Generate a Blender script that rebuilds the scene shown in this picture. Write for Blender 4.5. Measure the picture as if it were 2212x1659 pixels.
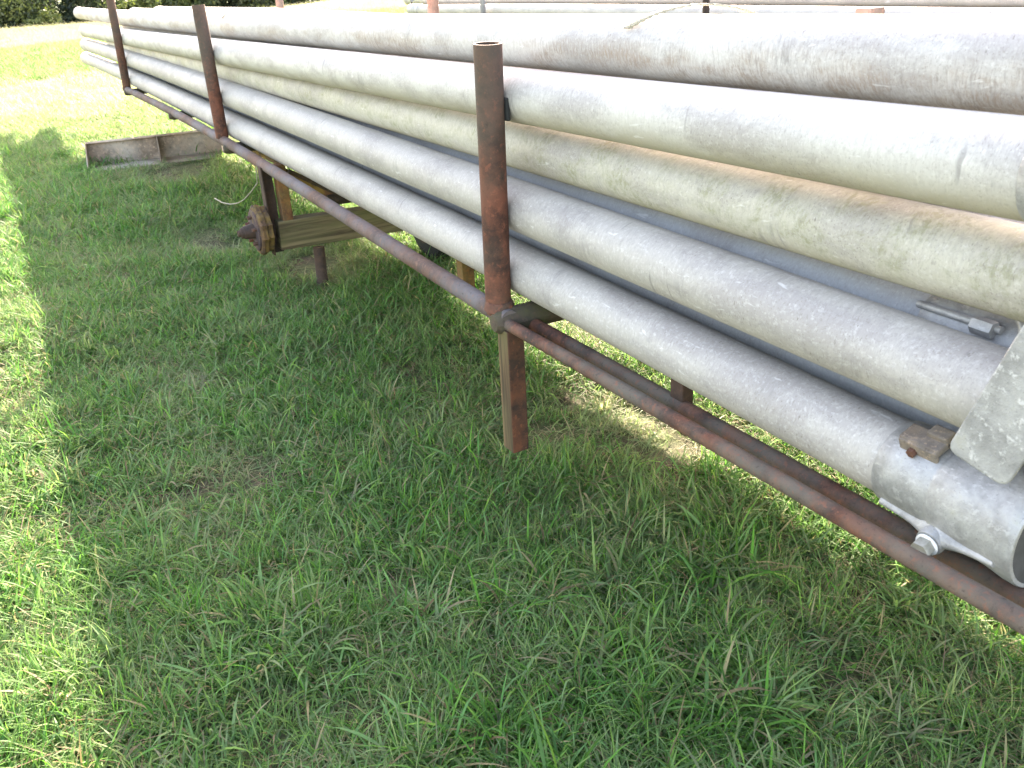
import bpy, math, random
import numpy as np
from mathutils import Vector, Matrix, noise as mnoise

random.seed(7); rng = np.random.default_rng(7)
for o in list(bpy.data.objects): bpy.data.objects.remove(o)
sc = bpy.context.scene
COL = sc.collection

# ------------------------------------------------------------------ camera
cam_d = bpy.data.cameras.new('camera'); cam = bpy.data.objects.new('camera', cam_d); COL.objects.link(cam)
R = [[0.484, 0.332, -0.809], [0.873, -0.246, 0.421], [-0.059, -0.910, -0.409]]
Rn = np.array(R); u, s_, vt = np.linalg.svd(Rn); Rn = u @ vt
M = Rn @ np.diag([1, -1, -1])
mw = Matrix(M.tolist()).to_4x4(); mw.translation = Vector((0, 0, 1.45))
cam.matrix_world = mw
cam_d.sensor_width = 36.0; cam_d.lens = 2000 / 2212 * 36
cam_d.clip_start = 0.05; cam_d.clip_end = 2000
cam_d.dof.use_dof = True; cam_d.dof.focus_distance = 2.6; cam_d.dof.aperture_fstop = 11.0
sc.camera = cam

# ------------------------------------------------------------------ world, sun, exposure
SX, SY = 1.4, 1.05                       # shadow run per metre of height, along +X and -Y
el = math.atan(1 / math.hypot(SX, SY)); az = math.atan2(-SX, SY)
w = bpy.data.worlds.new('World'); sc.world = w; w.use_nodes = True
nt = w.node_tree; nt.nodes.clear()
sky = nt.nodes.new('ShaderNodeTexSky'); sky.sky_type = 'NISHITA'; sky.sun_disc = False
sky.sun_elevation = el; sky.sun_rotation = az % (2 * math.pi)
sky.air_density = 1.3; sky.dust_density = 2.5
bg = nt.nodes.new('ShaderNodeBackground'); bg.inputs[1].default_value = 0.15
out = nt.nodes.new('ShaderNodeOutputWorld')
nt.links.new(sky.outputs[0], bg.inputs[0]); nt.links.new(bg.outputs[0], out.inputs[0])
sd = bpy.data.lights.new('sun', 'SUN'); sun = bpy.data.objects.new('sun', sd); COL.objects.link(sun)
sd.energy = 5.0; sd.angle = math.radians(0.7); sd.color = (1.0, 0.95, 0.88)
sun.rotation_euler = Vector((-SX, SY, 1)).to_track_quat('Z', 'Y').to_euler()
sun.location = (-8, 4, 8)
vs = sc.view_settings; vs.view_transform = 'Standard'; vs.look = 'None'; vs.gamma = 1
vs.exposure = 2.75
vs.use_white_balance = True; vs.white_balance_temperature = 7800; vs.white_balance_tint = 20

# ------------------------------------------------------------------ node helper
class NT:
    def __init__(s, name):
        s.m = bpy.data.materials.new(name); s.m.use_nodes = True
        s.t = s.m.node_tree; s.t.nodes.clear()
        s.out = s.t.nodes.new('ShaderNodeOutputMaterial')
    def n(s, typ, ins=None, **kw):
        nd = s.t.nodes.new(typ)
        for k, v in kw.items(): setattr(nd, k, v)
        for k, v in (ins or {}).items():
            if isinstance(v, bpy.types.NodeSocket): s.t.links.new(v, nd.inputs[k])
            else: nd.inputs[k].default_value = v
        return nd
    def math(s, op, a, b=0.0, c=0.0, clamp=False):
        nd = s.n('ShaderNodeMath', {0: a, 1: b, 2: c}, operation=op); nd.use_clamp = clamp
        return nd.outputs[0]
    def mix(s, f, a, b, mode='MIX'):
        nd = s.n('ShaderNodeMix', data_type='RGBA', blend_type=mode)
        for i, v in ((0, f), (6, a), (7, b)):
            if isinstance(v, bpy.types.NodeSocket): s.t.links.new(v, nd.inputs[i])
            else: nd.inputs[i].default_value = v if i == 0 else (tuple(v) + (1,))[:4]
        return nd.outputs[2]
    def noise(s, vec, scale, detail=4, rough=.6, dist=0.0, out=0):
        return s.n('ShaderNodeTexNoise', {'Vector': vec, 'Scale': scale, 'Detail': detail, 'Roughness': rough, 'Distortion': dist}).outputs[out]
    def ramp(s, f, lo, hi, a=0.0, b=1.0):
        return s.n('ShaderNodeMapRange', {'Value': f, 'From Min': lo, 'From Max': hi, 'To Min': a, 'To Max': b}).outputs[0]
    def mapping(s, vec, scale, loc=(0, 0, 0)):
        return s.n('ShaderNodeMapping', {'Vector': vec, 'Scale': scale, 'Location': loc}).outputs[0]

def alu(name, base=(.455, .432, .405), grime=(.30, .26, .19), g_lo=.60, g_hi=.78, g_amt=.6, g_th=.48,
        moss=0.0, brown=0.0, speck=1.0, seed=0.0, metal=.06, rough=.50, blue=0.0):
    t = NT(name)
    uv = t.n('ShaderNodeUVMap').outputs[0]
    oi = t.n('ShaderNodeObjectInfo').outputs['Random']
    off = t.n('ShaderNodeCombineXYZ', {0: t.math('MULTIPLY', oi, 57.0), 1: seed, 2: t.math('MULTIPLY', oi, 13.0)}).outputs[0]
    p0 = t.n('ShaderNodeVectorMath', {0: uv, 1: off}, operation='ADD').outputs[0]
    wob = t.n('ShaderNodeTexNoise', {'Vector': p0, 'Scale': 7.0, 'Detail': 3.0}).outputs['Color']
    p = t.n('ShaderNodeVectorMath', {0: p0, 1: t.n('ShaderNodeVectorMath', {0: wob, 1: (.05, .05, 0)}, operation='MULTIPLY').outputs[0]}, operation='ADD').outputs[0]
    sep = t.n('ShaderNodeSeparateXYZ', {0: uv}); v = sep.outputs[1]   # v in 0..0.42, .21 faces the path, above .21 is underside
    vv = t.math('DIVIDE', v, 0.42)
    streak = t.noise(t.mapping(p, (150, 12, 1)), 1.0, 4, .65)
    streak2 = t.noise(t.mapping(p, (420, 26, 1)), 1.0, 3, .6)
    blot = t.noise(t.mapping(p, (3.5, 9, 1)), 1.0, 6, .62)
    fine = t.noise(p, 120, 5, .7)
    col = t.mix(t.ramp(streak, .30, .72), [c * .94 for c in base], [min(c * 1.05, .8) for c in base])
    col = t.mix(t.math('MULTIPLY', t.math('MULTIPLY', t.ramp(streak2, .52, .70), t.ramp(blot, .4, .6)), .30), col, (.36, .35, .33))
    col = t.mix(t.math('MULTIPLY', t.ramp(blot, .46, .60), .62), col, (.32, .295, .29))
    col = t.mix(t.math('MULTIPLY', t.ramp(fine, .52, .66), .40), col, (.70, .70, .69))
    dk = t.noise(p, 75, 4, .75)
    col = t.mix(t.math('MULTIPLY', t.math('MULTIPLY', t.ramp(dk, .54, .66), t.ramp(blot, .36, .60)), .55), col, (.30, .285, .27))
    # grime in patches on the underside and where pipes touch
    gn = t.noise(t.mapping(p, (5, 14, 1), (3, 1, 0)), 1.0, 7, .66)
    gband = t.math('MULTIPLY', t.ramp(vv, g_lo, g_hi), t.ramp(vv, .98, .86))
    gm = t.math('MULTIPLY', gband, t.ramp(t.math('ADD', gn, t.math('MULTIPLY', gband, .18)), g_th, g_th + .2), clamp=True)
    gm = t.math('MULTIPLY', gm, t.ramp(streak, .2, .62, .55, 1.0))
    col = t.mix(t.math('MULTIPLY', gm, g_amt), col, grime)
    if moss:
        mn = t.noise(t.mapping(p, (9, 12, 1)), 1.0, 8, .75)
        mf = t.noise(t.mapping(p, (90, 60, 1)), 1.0, 3, .7)
        mm = t.math('MULTIPLY', t.ramp(mn, .47, .62), t.ramp(mf, .42, .58), clamp=True)
        col = t.mix(t.math('MULTIPLY', mm, moss), col, (.17, .18, .085))
        col = t.mix(t.math('MULTIPLY', t.ramp(mn, .40, .7), moss * .5), col, (.44, .44, .30))
    if brown:
        bn = t.noise(t.mapping(p, (4.2, 9, 1), (8, 2, 0)), 1.0, 6, .65)
        bf = t.noise(t.mapping(p, (260, 60, 1)), 1.0, 3, .7)
        band = t.math('MULTIPLY', t.ramp(vv, .40, .52), t.ramp(vv, .92, .8))
        bm = t.math('MULTIPLY', t.math('MULTIPLY', t.ramp(bn, .44, .60), band), t.ramp(bf, .38, .62, .15, 1), clamp=True)
        col = t.mix(t.math('MULTIPLY', bm, brown), col, (.30, .21, .15))
        gm2 = t.math('MULTIPLY', t.math('MULTIPLY', t.ramp(vv, .34, .50), t.ramp(bf, .45, .6)), t.ramp(streak, .4, .6), clamp=True)
        col = t.mix(t.math('MULTIPLY', gm2, .55), col, (.27, .25, .25))
    topm = t.ramp(vv, .56, .40, .25, 1.0)
    ds = t.noise(t.mapping(p, (210, 70, 1), (17, 2, 0)), 1.0, 5, .75)
    col = t.mix(t.math('MULTIPLY', t.math('MULTIPLY', t.ramp(ds, .47, .62), topm), .42), col, (.30, .275, .27))
    col = t.mix(t.math('MULTIPLY', t.ramp(vv, .52, .72), .30), col, (.50, .465, .40))  # cream underside: warm light bounced off the grass, put into the colour
    pp = t.noise(t.mapping(p, (260, 190, 1), (7, 2, 0)), 1.0, 3, .6)
    col = t.mix(t.math('MULTIPLY', t.math('MULTIPLY', t.ramp(pp, .58, .64), t.ramp(blot, .38, .58, .3, 1.0)), .55 * speck), col, (.26, .24, .22))
    sm = t.noise(t.mapping(p, (7, 5, 1), (11, 4, 0)), 1.0, 5, .7)
    col = t.mix(t.math('MULTIPLY', t.math('MULTIPLY', t.ramp(sm, .56, .70), t.ramp(streak, .40, .60)), .75 * speck), col, (.25, .235, .23))
    # dark pits, scratches
    pit = t.noise(t.mapping(p, (170, 60, 1), (1, 9, 0)), 1.0, 2, .5)
    pitm = t.math('MULTIPLY', t.ramp(pit, .70, .76), t.ramp(blot, .35, .6), clamp=True)
    col = t.mix(t.math('MULTIPLY', pitm, .75 * speck), col, (.16, .14, .13))
    scr = t.noise(t.mapping(p, (34, 4.5, 1), (5, 3, 0)), 1.0, 2, .5)
    col = t.mix(t.math('MULTIPLY', t.ramp(scr, .735, .765), .55 * speck), col, (.20, .19, .19))
    scw = t.noise(t.mapping(p, (14, 70, 1), (2, 6, 0)), 1.0, 3, .5)
    col = t.mix(t.math('MULTIPLY', t.ramp(scw, .69, .73), .5), col, (.72, .72, .72))
    if blue: col = t.mix(blue, col, (.42, .46, .50))
    bsum = t.math('ADD', t.math('MULTIPLY', streak, .15), t.math('ADD', t.math('MULTIPLY', fine, .6), t.math('MULTIPLY', gm, .8)))
    bump = t.n('ShaderNodeBump', {'Strength': .22, 'Distance': .0012, 'Height': bsum}).outputs[0]
    rgh = t.math('ADD', rough, t.math('ADD', t.math('MULTIPLY', blot, .18), t.math('MULTIPLY', gm, .25)))
    b = t.n('ShaderNodeBsdfPrincipled', {'Base Color': col, 'Roughness': rgh, 'Metallic': metal, 'Normal': bump})
    t.t.links.new(b.outputs[0], t.out.inputs[0]); return t.m

def rust(name, dark=(.085, .048, .035), light=(.20, .085, .045), grey=(.16, .14, .14), g=.4, yellow=0.0, scale=1.0, rough=.8, moss=0.0, top=False):
    t = NT(name)
    p = t.n('ShaderNodeTexCoord').outputs['Object']
    a = t.noise(p, 9 * scale, 8, .7); b_ = t.noise(p, 60 * scale, 5, .7); c_ = t.noise(p, 3.0 * scale, 4, .6, 0, 0)
    col = t.mix(t.ramp(a, .42, .60), dark, light)
    col = t.mix(t.math('MULTIPLY', t.ramp(c_, .42, .60), g), col, grey)
    col = t.mix(t.math('MULTIPLY', t.ramp(b_, .55, .64), .6), col, [x * 1.5 for x in light])
    col = t.mix(t.math('MULTIPLY', t.ramp(b_, .42, .30), .6), col, [x * .5 for x in dark])
    if yellow:
        y = t.noise(t.mapping(p, (5, 5, 2)), 3.2, 6, .65)
        col = t.mix(t.math('MULTIPLY', t.ramp(y, .46, .56), yellow), col, (.38, .25, .05))
    if moss:
        y = t.noise(p, 14, 5, .65)
        col = t.mix(t.math('MULTIPLY', t.ramp(y, .42, .62), moss), col, (.085, .085, .04))
    if top:
        z_ = t.n('ShaderNodeSeparateXYZ', {0: p}).outputs[2]
        col = t.mix(t.math('MULTIPLY', t.ramp(t.math('ADD', z_, t.math('MULTIPLY', a, .25)), 1.12, 1.30), .5), col, (.105, .088, .07))
    bump = t.n('ShaderNodeBump', {'Strength': .8, 'Distance': .002, 'Height': t.math('ADD', a, b_)}).outputs[0]
    s = t.n('ShaderNodeBsdfPrincipled', {'Base Color': col, 'Roughness': rough, 'Metallic': .1, 'Normal': bump})
    t.t.links.new(s.outputs[0], t.out.inputs[0]); return t.m

def wood(name, axis=1, a=(.07, .052, .03), b=(.23, .18, .105), green=.45):
    t = NT(name)
    p = t.n('ShaderNodeTexCoord').outputs['Object']
    sc_ = [45, 45, 45]; sc_[axis] = 2.2
    g = t.noise(t.mapping(p, sc_), 1.0, 5, .6, .6)
    sc2 = [14, 14, 14]; sc2[axis] = 2.5
    pt = t.noise(t.mapping(p, sc2), 1.0, 5, .6)
    col = t.mix(t.ramp(g, .35, .65), a, b)
    col = t.mix(t.math('MULTIPLY', t.ramp(pt, .45, .62), green), col, (.12, .14, .055))
    col = t.mix(t.math('MULTIPLY', t.ramp(pt, .40, .30), .8), col, (.05, .04, .03))
    bump = t.n('ShaderNodeBump', {'Strength': .6, 'Distance': .003, 'Height': g}).outputs[0]
    s = t.n('ShaderNodeBsdfPrincipled', {'Base Color': col, 'Roughness': .9, 'Normal': bump})
    t.t.links.new(s.outputs[0], t.out.inputs[0]); return t.m

def plain(name, col, rough=.6, metal=0.0, nscale=40, var=.25):
    t = NT(name)
    p = t.n('ShaderNodeTexCoord').outputs['Object']
    n_ = t.noise(p, nscale, 5, .65)
    c = t.mix(t.ramp(n_, .35, .65), [x * (1 - var) for x in col], [min(x * (1 + var), .9) for x in col])
    bump = t.n('ShaderNodeBump', {'Strength': .3, 'Distance': .001, 'Height': n_}).outputs[0]
    s = t.n('ShaderNodeBsdfPrincipled', {'Base Color': c, 'Roughness': rough, 'Metallic': metal, 'Normal': bump})
    t.t.links.new(s.outputs[0], t.out.inputs[0]); return t.m

def cast(name, chalk=.35):
    t = NT(name)
    p = t.n('ShaderNodeTexCoord').outputs['Object']
    n1 = t.noise(p, 22, 6, .65); n2 = t.noise(t.mapping(p, (60, 160, 60)), 1.0, 4, .65); n3 = t.noise(p, 300, 3, .6)
    col = t.mix(t.ramp(n1, .38, .62), (.27, .27, .27), (.42, .42, .42))
    col = t.mix(t.math('MULTIPLY', t.ramp(n2, .56, .66), chalk), col, (.62, .62, .63))
    col = t.mix(t.math('MULTIPLY', t.ramp(n1, .60, .72), .5), col, (.36, .35, .25))
    col = t.mix(t.math('MULTIPLY', t.ramp(n3, .62, .7), .5), col, (.14, .14, .14))
    bump = t.n('ShaderNodeBump', {'Strength': .45, 'Distance': .0015, 'Height': t.math('ADD', n1, t.math('ADD', n2, n3))}).outputs[0]
    s = t.n('ShaderNodeBsdfPrincipled', {'Base Color': col, 'Roughness': .5, 'Metallic': .35, 'Normal': bump})
    t.t.links.new(s.outputs[0], t.out.inputs[0]); return t.m

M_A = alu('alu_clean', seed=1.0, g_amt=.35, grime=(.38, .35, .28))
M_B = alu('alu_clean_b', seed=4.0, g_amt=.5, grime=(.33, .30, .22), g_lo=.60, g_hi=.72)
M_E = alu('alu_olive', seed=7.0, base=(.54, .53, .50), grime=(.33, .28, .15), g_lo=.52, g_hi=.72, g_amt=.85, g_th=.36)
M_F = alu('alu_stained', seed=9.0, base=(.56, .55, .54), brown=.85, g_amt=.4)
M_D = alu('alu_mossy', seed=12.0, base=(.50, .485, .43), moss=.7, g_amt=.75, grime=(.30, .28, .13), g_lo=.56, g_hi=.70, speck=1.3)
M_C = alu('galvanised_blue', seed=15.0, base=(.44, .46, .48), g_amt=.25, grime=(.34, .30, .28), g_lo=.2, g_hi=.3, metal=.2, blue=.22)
M_IN = plain('pipe_inside', (.05, .05, .05), .8, 0)  # near-black so open ends look dark; shade put into the colour
M_CAST = cast('cast_aluminium'); M_PLATE = cast('chalky_plate', .85)
M_POST = rust('rust_post', (.060, .028, .020), (.19, .065, .038), (.10, .085, .065), .45, top=True)
M_RAIL = rust('rust_rail', (.10, .065, .055), (.17, .09, .065), (.155, .14, .145), .95)
M_ROD = rust('rust_rod', (.055, .03, .024), (.17, .065, .038), (.15, .135, .11), .7, scale=1.4)
M_LEGR = rust('rust_leg', (.05, .026, .020), (.15, .052, .028), (.06, .045, .035), .4)
M_YEL = rust('rust_yellow', (.06, .035, .028), (.18, .08, .035), (.10, .075, .06), .5, yellow=.5, scale=1.8)
M_ORANGE = rust('rust_orange', (.10, .035, .018), (.26, .10, .035), (.22, .17, .09), .6, yellow=.15, scale=1.6)
M_DARK = rust('rust_dark', (.035, .024, .02), (.085, .045, .03), (.06, .05, .045), .4)
M_MOSSR = rust('rust_mossy', (.05, .035, .028), (.10, .06, .045), (.08, .075, .06), .5, moss=.75)
M_WOOD = wood('timber_lateral', 1)
M_WOODV = wood('timber_upright', 2, (.05, .03, .017), (.20, .125, .06), .45)
M_WHITE = plain('white_plastic', (.75, .75, .74), .5)
M_BOLT = plain('bolt_metal', (.36, .35, .31), .5, .5, 60)
M_TYRE = plain('tyre_rubber', (.018, .02, .02), .85)
M_WIRE = plain('old_wire', (.32, .31, .27), .5, .4)
M_TROUGH = rust('trough_metal', (.20, .15, .11), (.40, .29, .21), (.46, .42, .36), .8, scale=.6)
M_STRAP = plain('strap_webbing', (.42, .38, .30), .9, 0, 300, .45)
M_OFFPOST = rust('post_redbrown', (.16, .075, .055), (.32, .16, .12), (.34, .28, .25), .5)

# ------------------------------------------------------------------ mesh helpers
def link(name, verts, faces, mat, parent=None, uvs=None, smooth=True, mats=None, midx=None):
    me = bpy.data.meshes.new(name); me.from_pydata([tuple(v) for v in verts], [], faces); me.update()
    if smooth: me.polygons.foreach_set('use_smooth', [True] * len(me.polygons))
    for m in (mats or [mat]): me.materials.append(m)
    if midx is not None: me.polygons.foreach_set('material_index', midx)
    if uvs is not None:
        ul = me.uv_layers.new(name='UVMap')
        li = np.zeros(len(me.loops), dtype=np.int32); me.loops.foreach_get('vertex_index', li)
        ul.data.foreach_set('uv', np.asarray(uvs, dtype=np.float32)[li].ravel())
    o = bpy.data.objects.new(name, me); COL.objects.link(o)
    if parent: o.parent = parent
    return o

def sharp(o, ang=35):
    me = o.data
    me.set_sharp_from_angle(angle=math.radians(ang)) if hasattr(me, 'set_sharp_from_angle') else None
    return o

def tag(o, label=None, cat=None, group=None, kind=None):
    if label: o['label'] = label
    if cat: o['category'] = cat
    if group: o['group'] = group
    if kind: o['kind'] = kind
    return o

def empty(name, loc, rz=0):
    o = bpy.data.objects.new(name, None); COL.objects.link(o); o.location = loc; o.rotation_euler = (0, 0, rz)
    o.empty_display_size = .1
    return o

def frame(d):
    d = Vector(d).normalized()
    a = Vector((0, 1, 0)) if abs(d.y) < .9 else Vector((1, 0, 0))
    n = (a - d * a.dot(d)).normalized()           # first radial direction (+Y side)
    b = Vector((0, 0, 1)) if abs(d.z) < .9 else Vector((1, 0, 0))
    m = d.cross(n).normalized()
    if m.z < 0 or (abs(m.z) < 1e-6 and m.x < 0): m = -m
    return d, n, m

def tube_data(pts, r, seg=20, wall=None, caps=True, radii=None, rough_r=0.0):
    """sweep; with wall>0 both ends are open and an inner wall is built. seam on the +Y side, uv in metres."""
    pts = [Vector(p) for p in pts]; n = len(pts); V = []; U = []; F = []; MI = []
    L = [0.0]
    for i in range(1, n): L.append(L[-1] + (pts[i] - pts[i - 1]).length)
    fr = []
    for i in range(n):
        d = pts[min(i + 1, n - 1)] - pts[max(i - 1, 0)]
        fr.append(frame(d))
    circ = 2 * math.pi * r
    def ring(i, rr, seedk=0):
        d, nn, mm = fr[i]
        for k in range(seg + 1):
            a = 2 * math.pi * k / seg
            kk = k % seg
            q = rr * (1 + (rough_r * mnoise.noise(Vector((L[i] * 3, kk * .7, seedk))) if rough_r else 0))
            V.append(pts[i] + (nn * math.cos(a) + mm * math.sin(a)) * q); U.append((L[i], circ * k / seg))
    def connect(b0, b1, flip=False, mi=0):
        for k in range(seg):
            f = (b0 + k, b0 + k + 1, b1 + k + 1, b1 + k)
            F.append(f[::-1] if flip else f); MI.append(mi)
    starts = []
    for i in range(n): starts.append(len(V)); ring(i, (radii[i] if radii else r))
    for i in range(n - 1): connect(starts[i], starts[i + 1])
    if wall:
        ends = []
        for e in (0, n - 1):
            ri = (radii[e] if radii else r) - wall
            ends.append(len(V)); ring(e, ri)
        connect(starts[0], ends[0], True); connect(starts[-1], ends[1])
        # inner wall reaches 0.6 m in and is closed there
        for e, ie in ((0, ends[0]), (n - 1, ends[1])):
            step = 1 if e == 0 else -1
            j = e; prev = ie; dist = 0
            while 0 <= j + step < n and dist < .6:
                j += step; dist = abs(L[j] - L[e])
                b0 = len(V); ring(j, (radii[j] if radii else r) - wall)
                connect(prev, b0, e == 0, 1) if e else connect(prev, b0, True, 1)
                prev = b0
            c = len(V); V.append(pts[j]); U.append((0, 0))
            for k in range(seg): F.append((prev + k, prev + k + 1, c)); MI.append(1)
    elif caps:
        for e, b0 in ((0, starts[0]), (n - 1, starts[-1])):
            c = len(V); V.append(pts[e]); U.append((L[e], 0))
            for k in range(seg): F.append((b0 + k + 1, b0 + k, c) if e == 0 else (b0 + k, b0 + k + 1, c)); MI.append(0)
    return V, F, U, MI

def tube(name, pts, r, mat, parent=None, seg=20, wall=None, radii=None, inner=None, rough_r=0.0, sh=40):
    V, F, U, MI = tube_data(pts, r, seg, wall, True, radii, rough_r)
    o = link(name, V, F, mat, parent, U, True, [mat, inner or M_IN], MI)
    return sharp(o, sh)

def boxd(c, s, rot=None):
    c = Vector(c); V = []
    for dx in (-.5, .5):
        for dy in (-.5, .5):
            for dz in (-.5, .5):
                v = Vector((dx * s[0], dy * s[1], dz * s[2]))
                if rot: v = rot @ v
                V.append(c + v)
    F = [(0, 1, 3, 2), (4, 6, 7, 5), (0, 4, 5, 1), (2, 3, 7, 6), (0, 2, 6, 4), (1, 5, 7, 3)]
    return V, F

def box(name, c, s, mat, parent=None, rot=None, bevel=.002, midx=None, mats=None):
    V, F = boxd(c, s, rot)
    o = link(name, V, F, mat, parent, None, False, mats, midx)
    if bevel:
        b = o.modifiers.new('b', 'BEVEL'); b.width = bevel; b.segments = 2
    return o

def multi(name, parts, mat, parent=None, bevel=0, smooth=False):
    V = []; F = []
    for v, f in parts:
        b = len(V); V += list(v); F += [tuple(i + b for i in q) for q in f]
    o = link(name, V, F, mat, parent, None, smooth)
    if bevel: m = o.modifiers.new('b', 'BEVEL'); m.width = bevel; m.segments = 2
    return o

def seg_pts(a, b, n):
    a = Vector(a); b = Vector(b); return [a.lerp(b, i / (n - 1)) for i in range(n)]

# ------------------------------------------------------------------ ground
def sstep(a, b, x):
    t = np.clip((x - a) / (b - a), 0, 1); return t * t * (3 - 2 * t)
def gz(x, y):
    x = np.asarray(x, dtype=float); y = np.asarray(y, dtype=float)
    z = .055 * (1 - sstep(-5.0, -2.2, x))
    z = z + .010 * np.sin(x * 2.3 + 1.1 * y) * np.cos(y * 2.9 - .4) + .007 * np.sin(x * 5.1 - y * 4.2)
    far = sstep(-14, -30, x) if False else np.clip((-x - 14) / 20, 0, 1)
    z = z + far * .10 * np.sin(x * .21 + y * .33)
    d = -x - .6 * y                                   # distance behind the field's crest
    drop = sstep(51, 58, d) * (1 - sstep(24, 30, y))
    return z - 1.5 * drop
def axis(lo, hi, fine_lo, fine_hi, df, g=1.13):
    a = list(np.arange(fine_lo, fine_hi, df)); s = df; x = fine_hi
    while x < hi: a.append(x); s *= g; x += s
    a.append(hi); s = df; x = fine_lo - df
    while x > lo: a.insert(0, x); s *= g; x -= s
    a.insert(0, lo); return np.array(a)
gx = axis(-900, 600, -13, 2, .09, 1.07); gy = axis(-600, 900, -3, 6, .09, 1.07)
XX, YY = np.meshgrid(gx, gy, indexing='ij'); ZZ = gz(XX, YY)
V = np.stack([XX.ravel(), YY.ravel(), ZZ.ravel()], 1); ny = len(gy)
F = []
for i in range(len(gx) - 1):
    b = i * ny
    F += [(b + j, b + ny + j, b + ny + j + 1, b + j + 1) for j in range(ny - 1)]
t = NT('ground_soil')
p = t.n('ShaderNodeTexCoord').outputs['Object']
sp = t.n('ShaderNodeSeparateXYZ', {0: p})
n1 = t.noise(p, 3.5, 6, .65); n2 = t.noise(p, 30, 6, .7); n3 = t.noise(p, .5, 5, .6); n4 = t.noise(p, 160, 3, .7)
soil = t.mix(t.ramp(n2, .38, .64), (.045, .032, .02), (.13, .095, .06))
soil = t.mix(t.math('MULTIPLY', t.ramp(n4, .58, .68), .8), soil, (.26, .21, .13))
near = t.mix(t.ramp(n1, .36, .56), soil, t.mix(t.ramp(n2, .35, .65), (.05, .075, .025), (.12, .16, .05)))
dist = t.math('MULTIPLY', t.math('ADD', sp.outputs[0], t.math('MULTIPLY', sp.outputs[1], .35)), -1.0)
dn = t.math('ADD', dist, t.math('MULTIPLY', t.math('SUBTRACT', n3, .5), 10.0))
gfar = t.mix(t.ramp(n2, .35, .65), (.17, .25, .12), (.26, .33, .18))
tan = t.mix(t.ramp(n1, .35, .65), (.52, .48, .40), (.68, .63, .53))  # dry bands, paled further so far haze and glare sit in the colour
lime = t.mix(t.ramp(n1, .35, .65), (.32, .34, .21), (.48, .46, .32))
c = t.mix(t.ramp(dn, 10, 13), near, lime)
c = t.mix(t.ramp(dn, 16, 18), c, tan)
c = t.mix(t.ramp(dn, 21, 23.5), c, gfar)
c = t.mix(t.ramp(dn, 37, 41), c, tan)
c = t.mix(t.ramp(dn, 60, 66), c, gfar)
bmp = t.n('ShaderNodeBump', {'Strength': .9, 'Distance': .03, 'Height': t.math('ADD', n2, t.math('MULTIPLY', n4, .4))}).outputs[0]
s = t.n('ShaderNodeBsdfPrincipled', {'Base Color': c, 'Roughness': .95, 'Normal': bmp})
t.t.links.new(s.outputs[0], t.out.inputs[0])
ground = link('ground', V, F, t.m, None, None, True); tag(ground, 'grassy earth of the field', kind='structure')

# ------------------------------------------------------------------ grass
def grass_mat():
    t = NT('grass_blade')
    ca = t.n('ShaderNodeAttribute', attribute_name='Col').outputs[0]
    dry = t.n('ShaderNodeAttribute', attribute_name='dry', attribute_type='INSTANCER').outputs[2]
    hue = t.n('ShaderNodeAttribute', attribute_name='tint', attribute_type='INSTANCER').outputs[2]
    col = t.mix(t.math('MULTIPLY', dry, .85, clamp=True), ca, (.50, .45, .34))
    col = t.mix(t.math('MULTIPLY', hue, .55), col, (.29, .34, .20))
    d = t.n('ShaderNodeBsdfPrincipled', {'Base Color': col, 'Roughness': .55, 'Specular IOR Level': .18})
    tc = t.mix(1.0, col, (1.0, 1.10, .78), 'MULTIPLY')
    tr = t.n('ShaderNodeBsdfTranslucent', {'Color': tc})
    mx = t.n('ShaderNodeMixShader', {0: .48, 1: d.outputs[0], 2: tr.outputs[0]})
    t.t.links.new(mx.outputs[0], t.out.inputs[0]); return t.m
M_GRASS = grass_mat()
GREENS = [(.065, .185, .040), (.085, .225, .045), (.110, .255, .050), (.085, .200, .080), (.14, .26, .12), (.17, .29, .07), (.050, .140, .036)]
STRAW = [(.34, .28, .16), (.40, .33, .20), (.25, .17, .10), (.20, .15, .09)]

def blade(V, F, Cc, base, yaw, lean, length, width, curve, col, nseg=4, roll=0.0):
    x, y, z = base
    dx, dy = math.cos(yaw), math.sin(yaw); px, py = -dy, dx
    b0 = len(V); a = lean; cx, cy, cz = x, y, z; st = length / nseg
    for i in range(nseg + 1):
        tt = i / nseg
        wd = width * (.55 + .45 * math.sin(min(tt * 2.2, 1.57))) * (1 - tt ** 2.2) * .5
        rz = roll * wd
        if i < nseg:
            V.append((cx + px * wd, cy + py * wd, cz + rz)); V.append((cx - px * wd, cy - py * wd, cz - rz)); Cc += [col, col]
        else:
            V.append((cx, cy, cz)); Cc.append(col)
        cx += dx * math.cos(a) * st; cy += dy * math.cos(a) * st; cz += math.sin(a) * st
        cz = max(cz, .003)
        a -= curve / nseg * (1 + tt)
    for i in range(nseg - 1):
        q = b0 + 2 * i; F.append((q, q + 1, q + 3, q + 2))
    q = b0 + 2 * (nseg - 1); F.append((q, q + 1, q + 2))

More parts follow.
